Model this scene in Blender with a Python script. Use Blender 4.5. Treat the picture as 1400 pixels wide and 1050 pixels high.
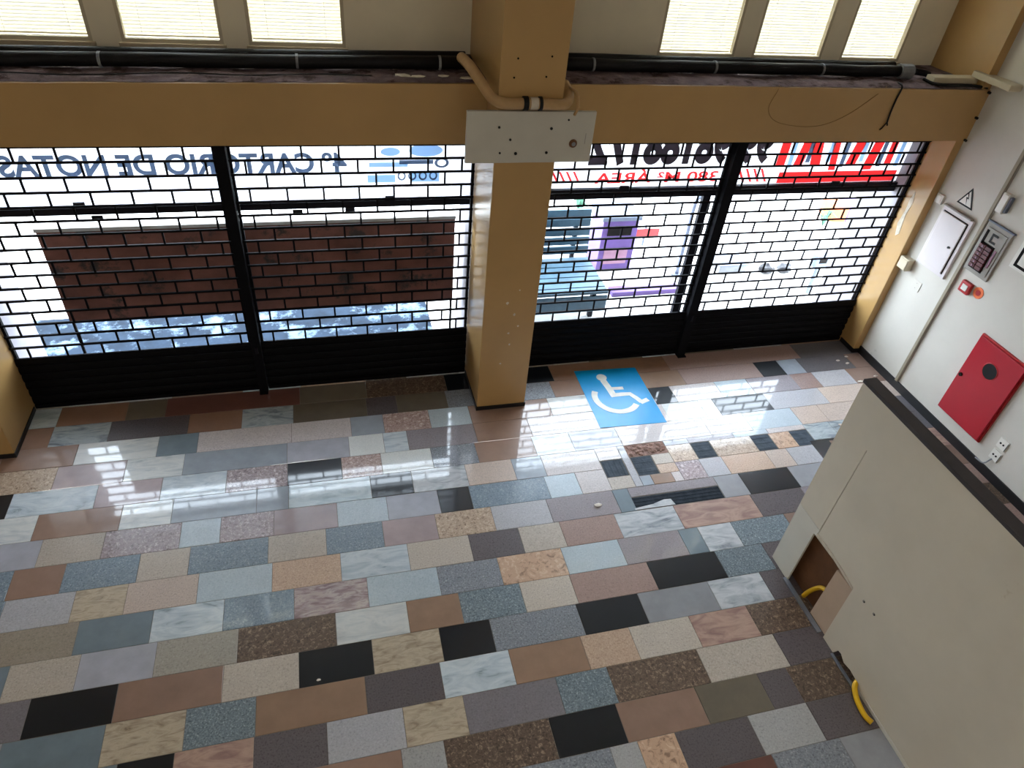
import bpy, bmesh, math, random
from mathutils import Vector, Matrix

random.seed(7)
for o in list(bpy.data.objects):
    bpy.data.objects.remove(o)
scene = bpy.context.scene
COL = scene.collection

# ------------------------------------------------------------------ camera
cam_data = bpy.data.cameras.new('camera')
cam = bpy.data.objects.new('camera', cam_data)
COL.objects.link(cam)
RIGHT = Vector((0.96661, -0.23946, 0.08435))
def _cam_axes(yaw=-0.3114693, pitch=0.68454185, roll=0.10909669):
    right = Vector((math.cos(yaw), math.sin(yaw), 0))
    f0 = Vector((-math.sin(yaw), math.cos(yaw), 0))
    up0 = Vector((0, 0, 1))
    fwd = math.cos(pitch)*f0 - math.sin(pitch)*up0
    up = math.cos(pitch)*up0 + math.sin(pitch)*f0
    r = math.cos(roll)*right + math.sin(roll)*up
    u = -math.sin(roll)*right + math.cos(roll)*up
    return r, u, fwd
_r, _u, _f = _cam_axes()
cam.matrix_world = Matrix(((_r.x, _u.x, -_f.x, 0.0), (_r.y, _u.y, -_f.y, 0.0),
                           (_r.z, _u.z, -_f.z, 5.0), (0, 0, 0, 1)))
cam_data.sensor_width = 36.0
cam_data.lens = 945.694/1400*36.0
cam_data.clip_start = 0.05
cam_data.clip_end = 200
scene.camera = cam

# ------------------------------------------------------------------ world: bright overcast sky
world = bpy.data.worlds.new('overcast_sky')
scene.world = world
world.use_nodes = True
_bg = world.node_tree.nodes['Background']
_bg.inputs['Color'].default_value = (0.76, 0.88, 1.0, 1)
_bg.inputs['Strength'].default_value = 16.0

scene.view_settings.view_transform = 'Standard'
scene.view_settings.look = 'None'
scene.view_settings.exposure = 0.0
scene.view_settings.gamma = 1.0
scene.view_settings.use_curve_mapping = False
FILL_POWER = 38.0

# ------------------------------------------------------------------ helpers
def lin(c):
    out = []
    for v in c:
        v = v/255.0
        out.append(v/12.92 if v <= 0.04045 else ((v+0.055)/1.055)**2.4)
    return out

def link(o):
    COL.objects.link(o)
    return o

def tag(o, label=None, cat=None, group=None, kind=None):
    if label: o['label'] = label
    if cat: o['category'] = cat
    if group: o['group'] = group
    if kind: o['kind'] = kind
    return o

def thing(name, loc, label=None, cat=None, group=None, kind=None):
    o = bpy.data.objects.new(name, None)
    o.empty_display_size = 0.1
    o.location = loc
    link(o)
    return tag(o, label, cat, group, kind)

class MB:
    """collects shapes given in world coordinates; build() links them as one mesh object"""
    def __init__(self):
        self.v = []; self.f = []
    def add(self, vs, fs):
        n = len(self.v)
        self.v += [tuple(p) for p in vs]
        self.f += [tuple(i+n for i in f) for f in fs]
        return self
    def box(self, x0, x1, y0, y1, z0, z1):
        vs = [(x0,y0,z0),(x1,y0,z0),(x1,y1,z0),(x0,y1,z0),(x0,y0,z1),(x1,y0,z1),(x1,y1,z1),(x0,y1,z1)]
        return self.add(vs, [(0,3,2,1),(4,5,6,7),(0,1,5,4),(1,2,6,5),(2,3,7,6),(3,0,4,7)])
    def bbox(self, x0, x1, y0, y1, z0, z1, b=0.01):
        bm = bmesh.new()
        m = Matrix.Translation(((x0+x1)/2,(y0+y1)/2,(z0+z1)/2)) @ Matrix.Diagonal((x1-x0,y1-y0,z1-z0,1))
        bmesh.ops.create_cube(bm, size=1, matrix=m)
        bmesh.ops.bevel(bm, geom=bm.edges[:], offset=b, segments=2, profile=0.7, affect='EDGES')
        bm.verts.index_update()
        vs = [v.co.copy() for v in bm.verts]; fs = [[v.index for v in f.verts] for f in bm.faces]
        bm.free()
        return self.add(vs, fs)
    def prism(self, pts, axis, a0, a1):
        """polygon pts extruded along axis (0 x, 1 y, 2 z) from a0 to a1"""
        n = len(pts)
        def mk(p, a):
            q = list(p); q.insert(axis, a); return tuple(q)
        vs = [mk(p, a0) for p in pts]+[mk(p, a1) for p in pts]
        fs = [tuple(range(n-1,-1,-1)), tuple(range(n, 2*n))]
        fs += [(i,(i+1)%n,n+(i+1)%n,n+i) for i in range(n)]
        return self.add(vs, fs)
    def tube(self, pts, r, seg=10, cap=True):
        pts = [Vector(p) for p in pts]
        rr = r if isinstance(r, (list, tuple)) else [r]*len(pts)
        vs = []; fs = []
        prev = None
        for i, p in enumerate(pts):
            d = (pts[min(i+1,len(pts)-1)]-pts[max(i-1,0)]).normalized()
            if prev is None:
                a = d.orthogonal().normalized()
            else:
                a = (prev - d*prev.dot(d)).normalized()
            prev = a
            b = d.cross(a)
            for k in range(seg):
                t = 2*math.pi*k/seg
                vs.append(p + (a*math.cos(t)+b*math.sin(t))*rr[i])
        for i in range(len(pts)-1):
            for k in range(seg):
                fs.append((i*seg+k, i*seg+(k+1)%seg, (i+1)*seg+(k+1)%seg, (i+1)*seg+k))
        if cap:
            fs.append(tuple(range(seg-1,-1,-1)))
            n = (len(pts)-1)*seg
            fs.append(tuple(range(n, n+seg)))
        return self.add(vs, fs)
    def disc(self, c, axis, r, h, seg=24):
        """short cylinder centred at c, its axis along x, y or z"""
        c = Vector(c); d = Vector((0,0,0)); d[axis] = h/2
        return self.tube([c-d, c+d], r, seg)
    def build(self, name, mat, parent=None, smooth=False, loc=None):
        off = Vector((0,0,0))
        if parent is not None:
            off = world_loc(parent)
        elif loc is not None:
            off = Vector(loc)
        me = bpy.data.meshes.new(name)
        me.from_pydata([tuple(Vector(p)-off) for p in self.v], [], self.f)
        bm = bmesh.new(); bm.from_mesh(me)
        bmesh.ops.recalc_face_normals(bm, faces=bm.faces)
        bm.to_mesh(me); bm.free()
        if mat is not None:
            for m in (mat if isinstance(mat, (list, tuple)) else [mat]):
                me.materials.append(m)
        if smooth:
            for p in me.polygons:
                p.use_smooth = len(p.vertices) == 4
        o = bpy.data.objects.new(name, me)
        link(o)
        if parent is not None:
            o.parent = parent
        else:
            o.location = off
        return o

def world_loc(o):
    l = Vector(o.location)
    while o.parent is not None:
        o = o.parent
        l = l + Vector(o.location)
    return l

def bez(p0, p1, p2, p3, n=12):
    out = []
    for i in range(n+1):
        t = i/n
        out.append(Vector(p0)*(1-t)**3+Vector(p1)*3*t*(1-t)**2+Vector(p2)*3*t*t*(1-t)+Vector(p3)*t**3)
    return out

def smooth_path(pts, n=6):
    P = [Vector(p) for p in pts]
    P = [P[0]*2-P[1]]+P+[P[-1]*2-P[-2]]
    out = []
    for i in range(1, len(P)-2):
        for k in range(n):
            t = k/n
            a, b, c, d = P[i-1], P[i], P[i+1], P[i+2]
            out.append(0.5*((2*b)+(c-a)*t+(2*a-5*b+4*c-d)*t*t+(3*b-a-3*c+d)*t**3))
    out.append(P[-2])
    return out

# ------------------------------------------------------------------ materials
def base_mat(name):
    m = bpy.data.materials.new(name)
    m.use_nodes = True
    nt = m.node_tree
    b = nt.nodes['Principled BSDF']
    return m, nt, b

def position_node(nt, rnd=False):
    g = nt.nodes.new('ShaderNodeNewGeometry')
    if not rnd:
        return g.outputs['Position']
    oi = nt.nodes.new('ShaderNodeObjectInfo')
    mul = nt.nodes.new('ShaderNodeVectorMath'); mul.operation = 'SCALE'
    mul.inputs[0].default_value = (37.0, 91.0, 53.0)
    nt.links.new(oi.outputs['Random'], mul.inputs['Scale'])
    add = nt.nodes.new('ShaderNodeVectorMath'); add.operation = 'ADD'
    nt.links.new(g.outputs['Position'], add.inputs[0])
    nt.links.new(mul.outputs[0], add.inputs[1])
    return add.outputs[0]

def noise(nt, vec, scale, detail=3, rough=0.55, dist=0.0):
    n = nt.nodes.new('ShaderNodeTexNoise')
    n.inputs['Scale'].default_value = scale
    n.inputs['Detail'].default_value = detail
    n.inputs['Roughness'].default_value = rough
    n.inputs['Distortion'].default_value = dist
    nt.links.new(vec, n.inputs['Vector'])
    return n.outputs['Fac']

def ramp(nt, fac, stops):
    r = nt.nodes.new('ShaderNodeValToRGB')
    e = r.color_ramp.elements
    while len(e) < len(stops):
        e.new(0.5)
    for i, (p, c) in enumerate(stops):
        e[i].position = p
        e[i].color = (*c[:3], 1)
    nt.links.new(fac, r.inputs['Fac'])
    return r.outputs['Color']

def bump(nt, b, fac, strength, dist=0.01):
    n = nt.nodes.new('ShaderNodeBump')
    n.inputs['Strength'].default_value = strength
    n.inputs['Distance'].default_value = dist
    nt.links.new(fac, n.inputs['Height'])
    nt.links.new(n.outputs['Normal'], b.inputs['Normal'])

def paint(name, c, var=0.12, scale=3.0, rough=0.6, spec=0.3, metal=0.0, bumpk=0.0, bscale=60, stain=None):
    m, nt, b = base_mat(name)
    c = lin(c)
    pos = position_node(nt)
    f = noise(nt, pos, scale, 5, 0.6)
    col = ramp(nt, f, [(0.3, [v*(1-var) for v in c]), (0.7, [min(1, v*(1+var)) for v in c])])
    if stain:
        f2 = noise(nt, pos, stain[1], 6, 0.7)
        mask = ramp(nt, f2, [(stain[2], (0,0,0)), (stain[2]+0.08, (1,1,1))])
        mx = nt.nodes.new('ShaderNodeMix'); mx.data_type = 'RGBA'
        nt.links.new(mask, mx.inputs['Factor'])
        nt.links.new(col, mx.inputs['A'])
        mx.inputs['B'].default_value = (*lin(stain[0]), 1)
        col = mx.outputs['Result']
    nt.links.new(col, b.inputs['Base Color'])
    b.inputs['Roughness'].default_value = rough
    b.inputs['Specular IOR Level'].default_value = spec
    b.inputs['Metallic'].default_value = metal
    if bumpk:
        bump(nt, b, noise(nt, pos, bscale, 4, 0.6), bumpk)
    return m

TILE_GAIN = 1.15
def stone(name, style, c, c2=None, c3=None, scale=1.0, rough=0.05):
    m, nt, b = base_mat(name)
    g = TILE_GAIN
    A = [min(0.9, v*g) for v in lin(c)]
    B = [min(0.9, v*g) for v in lin(c2)] if c2 else [v*0.72 for v in A]
    C = [min(0.9, v*g) for v in lin(c3)] if c3 else [min(0.9, v*1.25) for v in A]
    pos = position_node(nt, True)
    if style == 'plain':
        f = noise(nt, pos, 6*scale, 4, 0.6)
        col = ramp(nt, f, [(0.25, [v*0.86 for v in A]), (0.75, [min(0.9, v*1.12) for v in A])])
    elif style == 'speck':
        f = noise(nt, pos, 75*scale, 3, 0.7)
        col = ramp(nt, f, [(0.34, B), (0.46, A), (0.56, A), (0.70, C)])
    elif style == 'rough':
        f = noise(nt, pos, 42*scale, 3, 0.65, 0.8)
        col = ramp(nt, f, [(0.34, B), (0.46, A), (0.55, A), (0.66, C)])
    else:   # vein: stretched, strongly distorted bands
        mp = nt.nodes.new('ShaderNodeMapping')
        mp.inputs['Rotation'].default_value = (0, 0, 0.9)
        mp.inputs['Scale'].default_value = (1.0, 3.4, 1.0)
        nt.links.new(pos, mp.inputs['Vector'])
        f = noise(nt, mp.outputs['Vector'], 3.2*scale, 7, 0.6, 1.3)
        col = ramp(nt, f, [(0.26, B), (0.40, A), (0.58, C), (0.72, A)])
    # every slab of one kind a little lighter or darker than the next
    oi = nt.nodes.new('ShaderNodeObjectInfo')
    mr = nt.nodes.new('ShaderNodeMapRange')
    mr.inputs['To Min'].default_value = 0.84; mr.inputs['To Max'].default_value = 1.16
    big = noise(nt, pos, 7.0, 4, 0.6)
    avg = nt.nodes.new('ShaderNodeMath'); avg.operation = 'MULTIPLY_ADD'
    avg.inputs[1].default_value = 0.5
    nt.links.new(oi.outputs['Random'], avg.inputs[0])
    hb = nt.nodes.new('ShaderNodeMath'); hb.operation = 'MULTIPLY'; hb.inputs[1].default_value = 0.5
    nt.links.new(big, hb.inputs[0])
    nt.links.new(hb.outputs[0], avg.inputs[2])
    nt.links.new(avg.outputs[0], mr.inputs['Value'])
    hv = nt.nodes.new('ShaderNodeHueSaturation')
    nt.links.new(mr.outputs['Result'], hv.inputs['Value'])
    hv.inputs['Saturation'].default_value = 0.84
    nt.links.new(col, hv.inputs['Color'])
    nt.links.new(hv.outputs['Color'], b.inputs['Base Color'])
    rf = noise(nt, position_node(nt), 2.2, 4, 0.6)
    rr = nt.nodes.new('ShaderNodeMapRange')
    rr.inputs['From Min'].default_value = 0.3; rr.inputs['From Max'].default_value = 0.7
    rr.inputs['To Min'].default_value = rough*0.8; rr.inputs['To Max'].default_value = rough*1.5
    nt.links.new(rf, rr.inputs['Value'])
    nt.links.new(rr.outputs['Result'], b.inputs['Coat Roughness'])
    b.inputs['Coat IOR'].default_value = 1.52
    b.inputs['Coat Weight'].default_value = 0.8       # polish over a slightly dusty stone
    b.inputs['Roughness'].default_value = 0.42
    b.inputs['Specular IOR Level'].default_value = 0.32 if name == 'granite_black' else 0.45
    return m

M = {}
M['cream_wall'] = paint('cream_wall_paint', (232, 222, 198), 0.06, 1.5, 0.7, 0.2)
M['white_wall'] = paint('white_wall_paint', (206, 201, 191), 0.06, 1.2, 0.55, 0.3, stain=((176,170,158), 2.2, 0.66))
M['ochre'] = paint('ochre_wall_paint', (176, 140, 88), 0.07, 1.6, 0.3, 0.5, bumpk=0.02, bscale=14)
M['ledge'] = paint('dirty_ledge', (112, 96, 98), 0.4, 9, 0.9, 0.1, bumpk=0.6, bscale=30, stain=((66,50,48), 5, 0.52))
M['skirting'] = paint('black_skirting', (20, 19, 22), 0.2, 5, 0.4, 0.4)
M['black_metal'] = paint('black_shutter_steel', (9, 9, 14), 0.2, 6, 0.75, 0.12)
M['black_slat'] = paint('black_shutter_slat', (5, 5, 9), 0.2, 6, 0.7, 0.12)
M['rail'] = paint('dark_frame_steel', (18, 16, 26), 0.15, 5, 0.6, 0.2)
M['black_pipe'] = paint('black_pipe_plastic', (16, 15, 18), 0.3, 7, 0.6, 0.25)
M['grey_pvc'] = paint('grey_plastic', (128, 130, 134), 0.15, 8, 0.6, 0.3)
M['white_plastic'] = paint('white_plastic', (225, 222, 214), 0.04, 5, 0.4, 0.4)
M['panel_white'] = paint('panel_door_enamel', (214, 206, 206), 0.03, 3, 0.35, 0.4)
M['panel_grey'] = paint('panel_grey_enamel', (146, 140, 132), 0.08, 4, 0.5, 0.4)
M['sign_white'] = paint('sign_board_enamel', (190, 185, 172), 0.05, 4, 0.6, 0.3)
M['dark'] = paint('dark_void', (22, 19, 18), 0.3, 8, 0.8, 0.1)
M['black'] = paint('black_rubber', (12, 12, 13), 0.2, 8, 0.6, 0.3)
M['grout'] = paint('floor_grout', (126, 120, 112), 0.2, 9, 0.9, 0.1)
M['mortar'] = paint('old_mortar', (76, 84, 93), 0.25, 14, 0.9, 0.12, bumpk=0.4, bscale=50)
M['rubble'] = paint('broken_mortar', (150, 122, 112), 0.5, 22, 0.85, 0.2, bumpk=0.8, bscale=40)
M['partition'] = paint('partition_paint', (214, 205, 188), 0.06, 1.3, 0.55, 0.3, stain=((172,150,116), 1.6, 0.68))
M['partition_low'] = paint('partition_white_board', (216, 212, 200), 0.05, 2, 0.55, 0.3)
M['cap'] = paint('dark_cap_strip', (64, 60, 62), 0.15, 5, 0.5, 0.35)
M['beige_board'] = paint('beige_board', (192, 168, 146), 0.08, 4, 0.6, 0.25)
M['brown_wood'] = paint('brown_wood', (104, 70, 46), 0.25, 5, 0.6, 0.25)
M['steel_strip'] = paint('steel_threshold', (150, 158, 172), 0.1, 8, 0.35, 0.5, 0.6)
M['yellow'] = paint('yellow_hose', (226, 178, 30), 0.08, 9, 0.4, 0.4)
M['red'] = paint('red_enamel', (168, 24, 40), 0.05, 3, 0.35, 0.45)
M['red_dark'] = paint('red_plastic', (170, 32, 34), 0.1, 6, 0.4, 0.4)
M['orange'] = paint('orange_sticker', (236, 120, 70), 0.1, 9, 0.5, 0.3)
M['maroon'] = paint('maroon_breaker', (88, 34, 38), 0.25, 14, 0.45, 0.4)
M['blue'] = paint('blue_floor_vinyl', (0, 150, 214), 0.05, 4, 0.3, 0.45)
M['white_print'] = paint('white_floor_print', (232, 232, 226), 0.08, 14, 0.45, 0.35)
M['plaster'] = paint('plaster_chip', (220, 212, 202), 0.15, 20, 0.8, 0.2)
M['terracotta_chip'] = paint('brick_chip', (214, 142, 116), 0.15, 20, 0.8, 0.2)
M['window_frame'] = paint('window_frame_paint', (196, 184, 158), 0.06, 3, 0.5, 0.35)
M['sill'] = paint('sill_paint', (176, 162, 138), 0.12, 4, 0.7, 0.2)
M['flake'] = paint('paint_flake', (200, 190, 172), 0.2, 12, 0.8, 0.2)
M['ceiling'] = paint('ceiling_paint', (222, 216, 204), 0.04, 1, 0.8, 0.2)
M['pavement'] = paint('pale_pavement', (214, 212, 208), 0.08, 2.5, 0.8, 0.25, bumpk=0.1, bscale=20)
M['wet_stone'] = paint('blue_grey_threshold_stone', (30, 42, 56), 0.5, 3.2, 0.8, 0.1, stain=((96,112,128), 2.6, 0.52))
M['brown_hoarding'] = paint('brown_hoarding_board', (108, 70, 60), 0.35, 2.6, 0.6, 0.25, stain=((58,50,46), 3.5, 0.56))
M['grey_edge'] = paint('grey_board_edge', (150, 148, 142), 0.15, 6, 0.6, 0.3)
M['purple'] = paint('purple_bin_plastic', (96, 72, 132), 0.15, 5, 0.5, 0.3)
M['pink_grey'] = paint('pink_grey_panel', (150, 112, 132), 0.15, 5, 0.5, 0.3)
M['teal_slat'] = paint('blue_grey_slat', (54, 80, 96), 0.25, 5, 0.5, 0.4)
M['street_grey'] = paint('street_furniture_grey', (96, 104, 122), 0.15, 6, 0.5, 0.4)
M['bag'] = paint('black_rubbish_bag', (20, 18, 26), 0.3, 9, 0.35, 0.5)
M['leaf'] = paint('street_leaves', (70, 110, 90), 0.3, 20, 0.6, 0.3)
M['jamb'] = paint('grey_jamb_render', (150, 146, 152), 0.1, 4, 0.8, 0.2)
M['raceway'] = paint('raceway_plastic', (150, 140, 120), 0.08, 6, 0.5, 0.3)  # cream plastic with its shadowed grey-brown tone put into the colour
M['facade'] = paint('outer_facade_render', (190, 186, 178), 0.08, 2, 0.8, 0.2)

def translucent(name, c, back=0.5, rough=0.6):
    m, nt, b = base_mat(name)
    b.inputs['Base Color'].default_value = (*lin(c), 1)
    b.inputs['Roughness'].default_value = rough
    tr = nt.nodes.new('ShaderNodeBsdfTranslucent')
    tr.inputs['Color'].default_value = (*lin(c), 1)
    mx = nt.nodes.new('ShaderNodeMixShader')
    mx.inputs['Fac'].default_value = back
    nt.links.new(b.outputs['BSDF'], mx.inputs[1])
    nt.links.new(tr.outputs['BSDF'], mx.inputs[2])
    nt.links.new(mx.outputs['Shader'], nt.nodes['Material Output'].inputs['Surface'])
    return m
M['blind'] = translucent('ivory_blind_slat', (238, 231, 212), 0.19)
M['vinyl_grey'] = translucent('grey_vinyl_lettering', (78, 92, 114), 0.45)
M['vinyl_pale'] = translucent('pale_blue_vinyl', (140, 172, 206), 0.45)
M['vinyl_black'] = translucent('black_vinyl_lettering', (46, 38, 44), 0.4)
M['vinyl_red'] = translucent('red_vinyl', (218, 44, 44), 0.5)
M['frosted'] = translucent('white_frosted_film', (245, 246, 248), 0.6)

def glass(name):
    m = bpy.data.materials.new(name); m.use_nodes = True
    nt = m.node_tree
    nt.nodes.remove(nt.nodes['Principled BSDF'])
    t = nt.nodes.new('ShaderNodeBsdfTransparent')
    g = nt.nodes.new('ShaderNodeBsdfGlossy'); g.inputs['Roughness'].default_value = 0.02
    lw = nt.nodes.new('ShaderNodeFresnel'); lw.inputs['IOR'].default_value = 1.45
    mx = nt.nodes.new('ShaderNodeMixShader')
    nt.links.new(lw.outputs['Fac'], mx.inputs[0])
    nt.links.new(t.outputs[0], mx.inputs[1]); nt.links.new(g.outputs[0], mx.inputs[2])
    nt.links.new(mx.outputs[0], nt.nodes['Material Output'].inputs['Surface'])
    return m
M['glass'] = glass('window_glass')

def fill_lamp_mat():
    m, nt, b = base_mat('fill_diffuser')
    b.inputs['Base Color'].default_value = (0.9, 0.9, 0.85, 1)
    b.inputs['Emission Color'].default_value = (1, 0.93, 0.82, 1)
    b.inputs['Emission Strength'].default_value = 3.0  # glow for the diffusers of the added fill lamps
    return m
M['lamp'] = fill_lamp_mat()

T = {}
def ts(name, style, *a, **k):
    T[name] = stone('granite_'+name, style, *a, **k)
ts('brownorange','plain',(132,94,68)); ts('olive','plain',(100,90,74)); ts('redbrown','plain',(98,54,42))
ts('browngranite','rough',(92,72,56),(56,42,34),(146,122,98)); ts('black','plain',(8,14,22))
ts('brownpink','speck',(146,116,106)); ts('greydark','speck',(96,92,96)); ts('slatevein','vein',(112,126,136),(66,76,86),(160,172,178))
ts('mauvedark','speck',(88,80,84),(62,54,58)); ts('tan','plain',(140,106,78)); ts('bluegrey','plain',(140,150,162))
ts('brown','plain',(130,100,84)); ts('terracotta','plain',(136,103,83)); ts('whitevein','vein',(182,188,190),(142,154,160),(204,206,204))
ts('slate','plain',(100,118,130)); ts('pinkwhite','speck',(192,182,180)); ts('pinkspeck','rough',(166,136,126),(120,88,82),(204,188,178))
ts('paleblue','speck',(164,180,190),(146,164,176),(184,196,202)); ts('mauve','speck',(132,122,128)); ts('tanspeck','rough',(180,154,128),(124,98,78),(206,186,160))
ts('pinkmauve','plain',(158,138,140)); ts('lilac','plain',(156,158,170)); ts('white','speck',(212,216,214),(200,204,204))
ts('bluevein','vein',(160,176,188),(98,114,128),(190,200,206)); ts('pinkbeige','speck',(186,166,152)); ts('pinkrough','rough',(150,132,134),(108,92,98),(196,182,184))
ts('greygranite','speck',(122,128,138),(84,88,98),(166,172,178)); ts('palemarble','vein',(160,180,190),(134,154,168),(190,204,210))
ts('greyvein','vein',(156,164,172),(104,112,122),(192,196,200)); ts('orangecream','speck',(184,152,124),(156,124,100),(204,178,150)); ts('cream','speck',(178,166,152),(154,142,130),(196,186,174))
ts('bluegranite','speck',(112,132,148),(78,98,116),(160,176,188)); ts('lilacwhite','speck',(166,166,172),(146,146,152)); ts('greyplain','plain',(136,138,144))
ts('pinkbrown','vein',(142,106,98),(122,86,80),(170,136,116)); ts('beigerough','vein',(160,142,116),(116,98,78),(184,168,142),scale=2.2); ts('beigebrown','speck',(150,137,120))
ts('redvein','vein',(124,98,104),(104,80,88),(172,156,152),scale=1.6); ts('orangespeck','rough',(190,150,116),(140,106,80),(206,174,142),scale=0.45)
ts('tealgranite','speck',(100,116,126),(62,76,88),(160,176,184)); ts('beige','speck',(160,154,142)); ts('mauvegrey','speck',(116,110,116)); ts('greylight','speck',(158,158,158))

# ================================================================== FLOOR
ROW_H = 0.286
def row_y(r):
    y0 = 2.673+ROW_H*(r-1)
    return y0, y0+ROW_H

slab = MB().box(-9.0, 6.55, -7.0, 6.6, -0.12, -0.004)
floor = slab.build('floor', M['grout'])
tag(floor, 'polished floor of mixed granite slabs in many colours', kind='structure')

def tile_verts(x0, x1, y0, y1, zt, g=0.0016, c=0.0018):
    x0 += g; x1 -= g; y0 += g; y1 -= g
    vs = [(x0,y0,-0.02),(x1,y0,-0.02),(x1,y1,-0.02),(x0,y1,-0.02),
          (x0,y0,zt-c),(x1,y0,zt-c),(x1,y1,zt-c),(x0,y1,zt-c),
          (x0+c,y0+c,zt),(x1-c,y0+c,zt),(x1-c,y1-c,zt),(x0+c,y1-c,zt)]
    fs = [(0,3,2,1),(0,1,5,4),(1,2,6,5),(2,3,7,6),(3,0,4,7),
          (4,5,9,8),(5,6,10,9),(6,7,11,10),(7,4,8,11),(8,9,10,11)]
    return vs, fs

def tile(x0, x1, y0, y1, kind):
    vs, fs = tile_verts(x0, x1, y0, y1, random.uniform(-0.0012, 0.0008))
    m = MB(); m.add(vs, fs)
    return m.build('tile', T[kind], floor)

ROWS = {
    12: ('brownorange olive redbrown olive browngranite black brownorange brownpink greydark greydark',
         [-2.143, -1.778, -0.452, 0.248, 1.13, 2.384, 3.862, 5.68, 6.426]),
    11: ('brownorange slatevein mauvedark brownorange slatevein olive mauvedark olive greygranite brownorange tan brownpink black bluegrey greydark brown',
         [-2.771, -2.259, -1.536, -1.027, -0.522, 0.23, 0.551, 1.094, 2.313, 3.294, 3.943, 4.978, 5.306, 5.588, 6.304]),
    10: ('terracotta whitevein slate pinkwhite pinkwhite bluegrey pinkspeck paleblue terracotta whitevein whitevein black pinkwhite paleblue mauve brownpink lilacwhite brown',  # later terracotta slab holds the column's reflection in its colour
         [-2.497, -1.786, -1.424, -0.541, 0.048, 0.382, 0.864, 1.301, 2.2, 2.93, 3.436, 3.704, 4.288, 4.712, 5.325, 5.633, 6.121]),
    9: ('tanspeck pinkmauve whitevein bluegrey lilac white bluevein mauve terracotta pinkwhite pinkwhite whitevein white black lilacwhite pinkbeige',  # terracotta here is the column's reflection put into a slab colour
         [-2.611, -2.029, -1.524, -0.584, 0.011, 0.355, 0.597, 1.302, 1.892, 2.9, 3.479, 3.935, 4.113, 4.786, 5.534]),
    8: ('black bluevein pinkmauve bluevein pinkrough black pinkspeck white greygranite terracotta whitevein lilac pinkwhite pinkwhite paleblue pinkbeige pinkbeige',  # terracotta slab coloured for the dark reflection beside the column
         [-2.903, -2.221, -1.684, -1.126, -0.58, -0.076, 0.305, 0.802, 1.258, 1.864, 2.275, 2.801, 3.839, 4.351, 4.982, 5.337]),
    7: ('whitevein terracotta whitevein bluegrey bluegrey palemarble black greyvein pinkbeige bluegrey pinkwhite pinkwhite pinkbeige orangecream slatevein slatevein',
         [-2.637, -1.973, -1.559, -0.849, -0.57, 0.176, 0.57, 1.1, 1.575, 1.885, 2.537, 3.21, 3.896, 4.605, 5.274]),
    6: ('lilac cream pinkrough paleblue pinkrough pinkmauve paleblue lilac black bluegranite paleblue pinkwhite lilacwhite orangecream lilacwhite greyplain',
         [-2.538, -2.061, -1.462, -1.139, -0.695, -0.148, 0.301, 0.779, 1.083, 1.842, 2.164, 2.91, 3.392, 3.94, 4.545]),
    5: ('bluegranite terracotta bluegranite cream bluegranite cream bluegranite pinkmauve tanspeck lilacwhite mauve slate black_broken greyplain black greyplain',
         [-2.677, -2.302, -1.75, -1.365, -0.738, -0.257, 0.234, 0.712, 1.237, 1.78, 2.457, 2.618, 3.559, 3.845, 4.421]),
    4: ('bluegranite lilacwhite beigerough pinkbeige paleblue orangecream bluevein cream mauvedark cream brownpink greyvein pinkbrown mauvedark',
         [-2.664, -2.175, -1.799, -1.273, -0.701, -0.148, 0.423, 0.969, 1.432, 1.826, 2.37, 2.985, 3.82]),
    3: ('beigebrown slate bluevein bluegranite redvein paleblue greygranite orangespeck paleblue mauve slate greyvein tealgranite',
         [-2.094, -1.576, -1.059, -0.529, 0.052, 0.639, 1.169, 1.754, 2.297, 2.904, 3.103, 3.453]),
    2: ('slate cream lilac beige browngranite whitevein tan tealgranite cream brownpink black tealgranite mauvedark',
         [-2.483, -2.027, -1.513, -0.94, -0.216, 0.344, 0.774, 1.296, 1.744, 2.47, 3.14, 3.624]),
    1: ('mauvegrey black terracotta cream black beigerough black greygranite black greyplain greyvein mauvedark',
         [-2.283, -1.731, -1.028, -0.498, 0.042, 0.565, 0.974, 1.711, 2.265, 2.924, 3.439]),
    0: ('slate beigerough tealgranite tan mauvedark bluevein tan orangecream cream pinkbrown browngranite',
         [-1.763, -1.254, -0.793, -0.033, 0.525, 1.064, 1.655, 2.073, 2.609, 3.146]),
    -1: ('slate black pinkbrown mauvedark lilacwhite beigerough mauvegrey tealgranite browngranite cream mauvedark',
         [-1.647, -1.3, -0.798, -0.317, 0.211, 0.65, 1.361, 1.778, 2.543, 3.24]),
    -2: ('tealgranite terracotta greylight browngranite black terracotta olive mauvedark browngranite',
         [-0.405, 0.166, 0.46, 1.225, 1.744, 2.389, 2.928, 3.189]),
    -3: ('tan greygranite greylight orangespeck mauvedark greylight mauvedark',
         [0.84, 1.597, 1.805, 2.097, 2.69, 3.191]),
    -4: ('mauvedark redbrown greygranite greyplain',
         [2.176, 2.725, 3.29]),
}

PATCH_X0, PATCH_X1 = 2.47, 5.30
FIELD = []          # slabs that lie outside the picture: one joined mesh
KINDS = sorted(T)
DARK = [i for i, k in enumerate(KINDS) if k in ('mauvedark','browngranite','brownpink','greydark','mauve','brown','mauvegrey','pinkbrown')]
def field_row(y0, y1, xa, xb):
    x = xa
    while x < xb-0.01:
        w = random.choice((0.45, 0.52, 0.56, 0.6, 0.7))
        x2 = x+w if x+w < xb-0.25 else xb
        FIELD.append((x, x2, y0, y1, random.choice(DARK) if xa > 3.5 else random.randrange(len(KINDS))))
        x = x2

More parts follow.
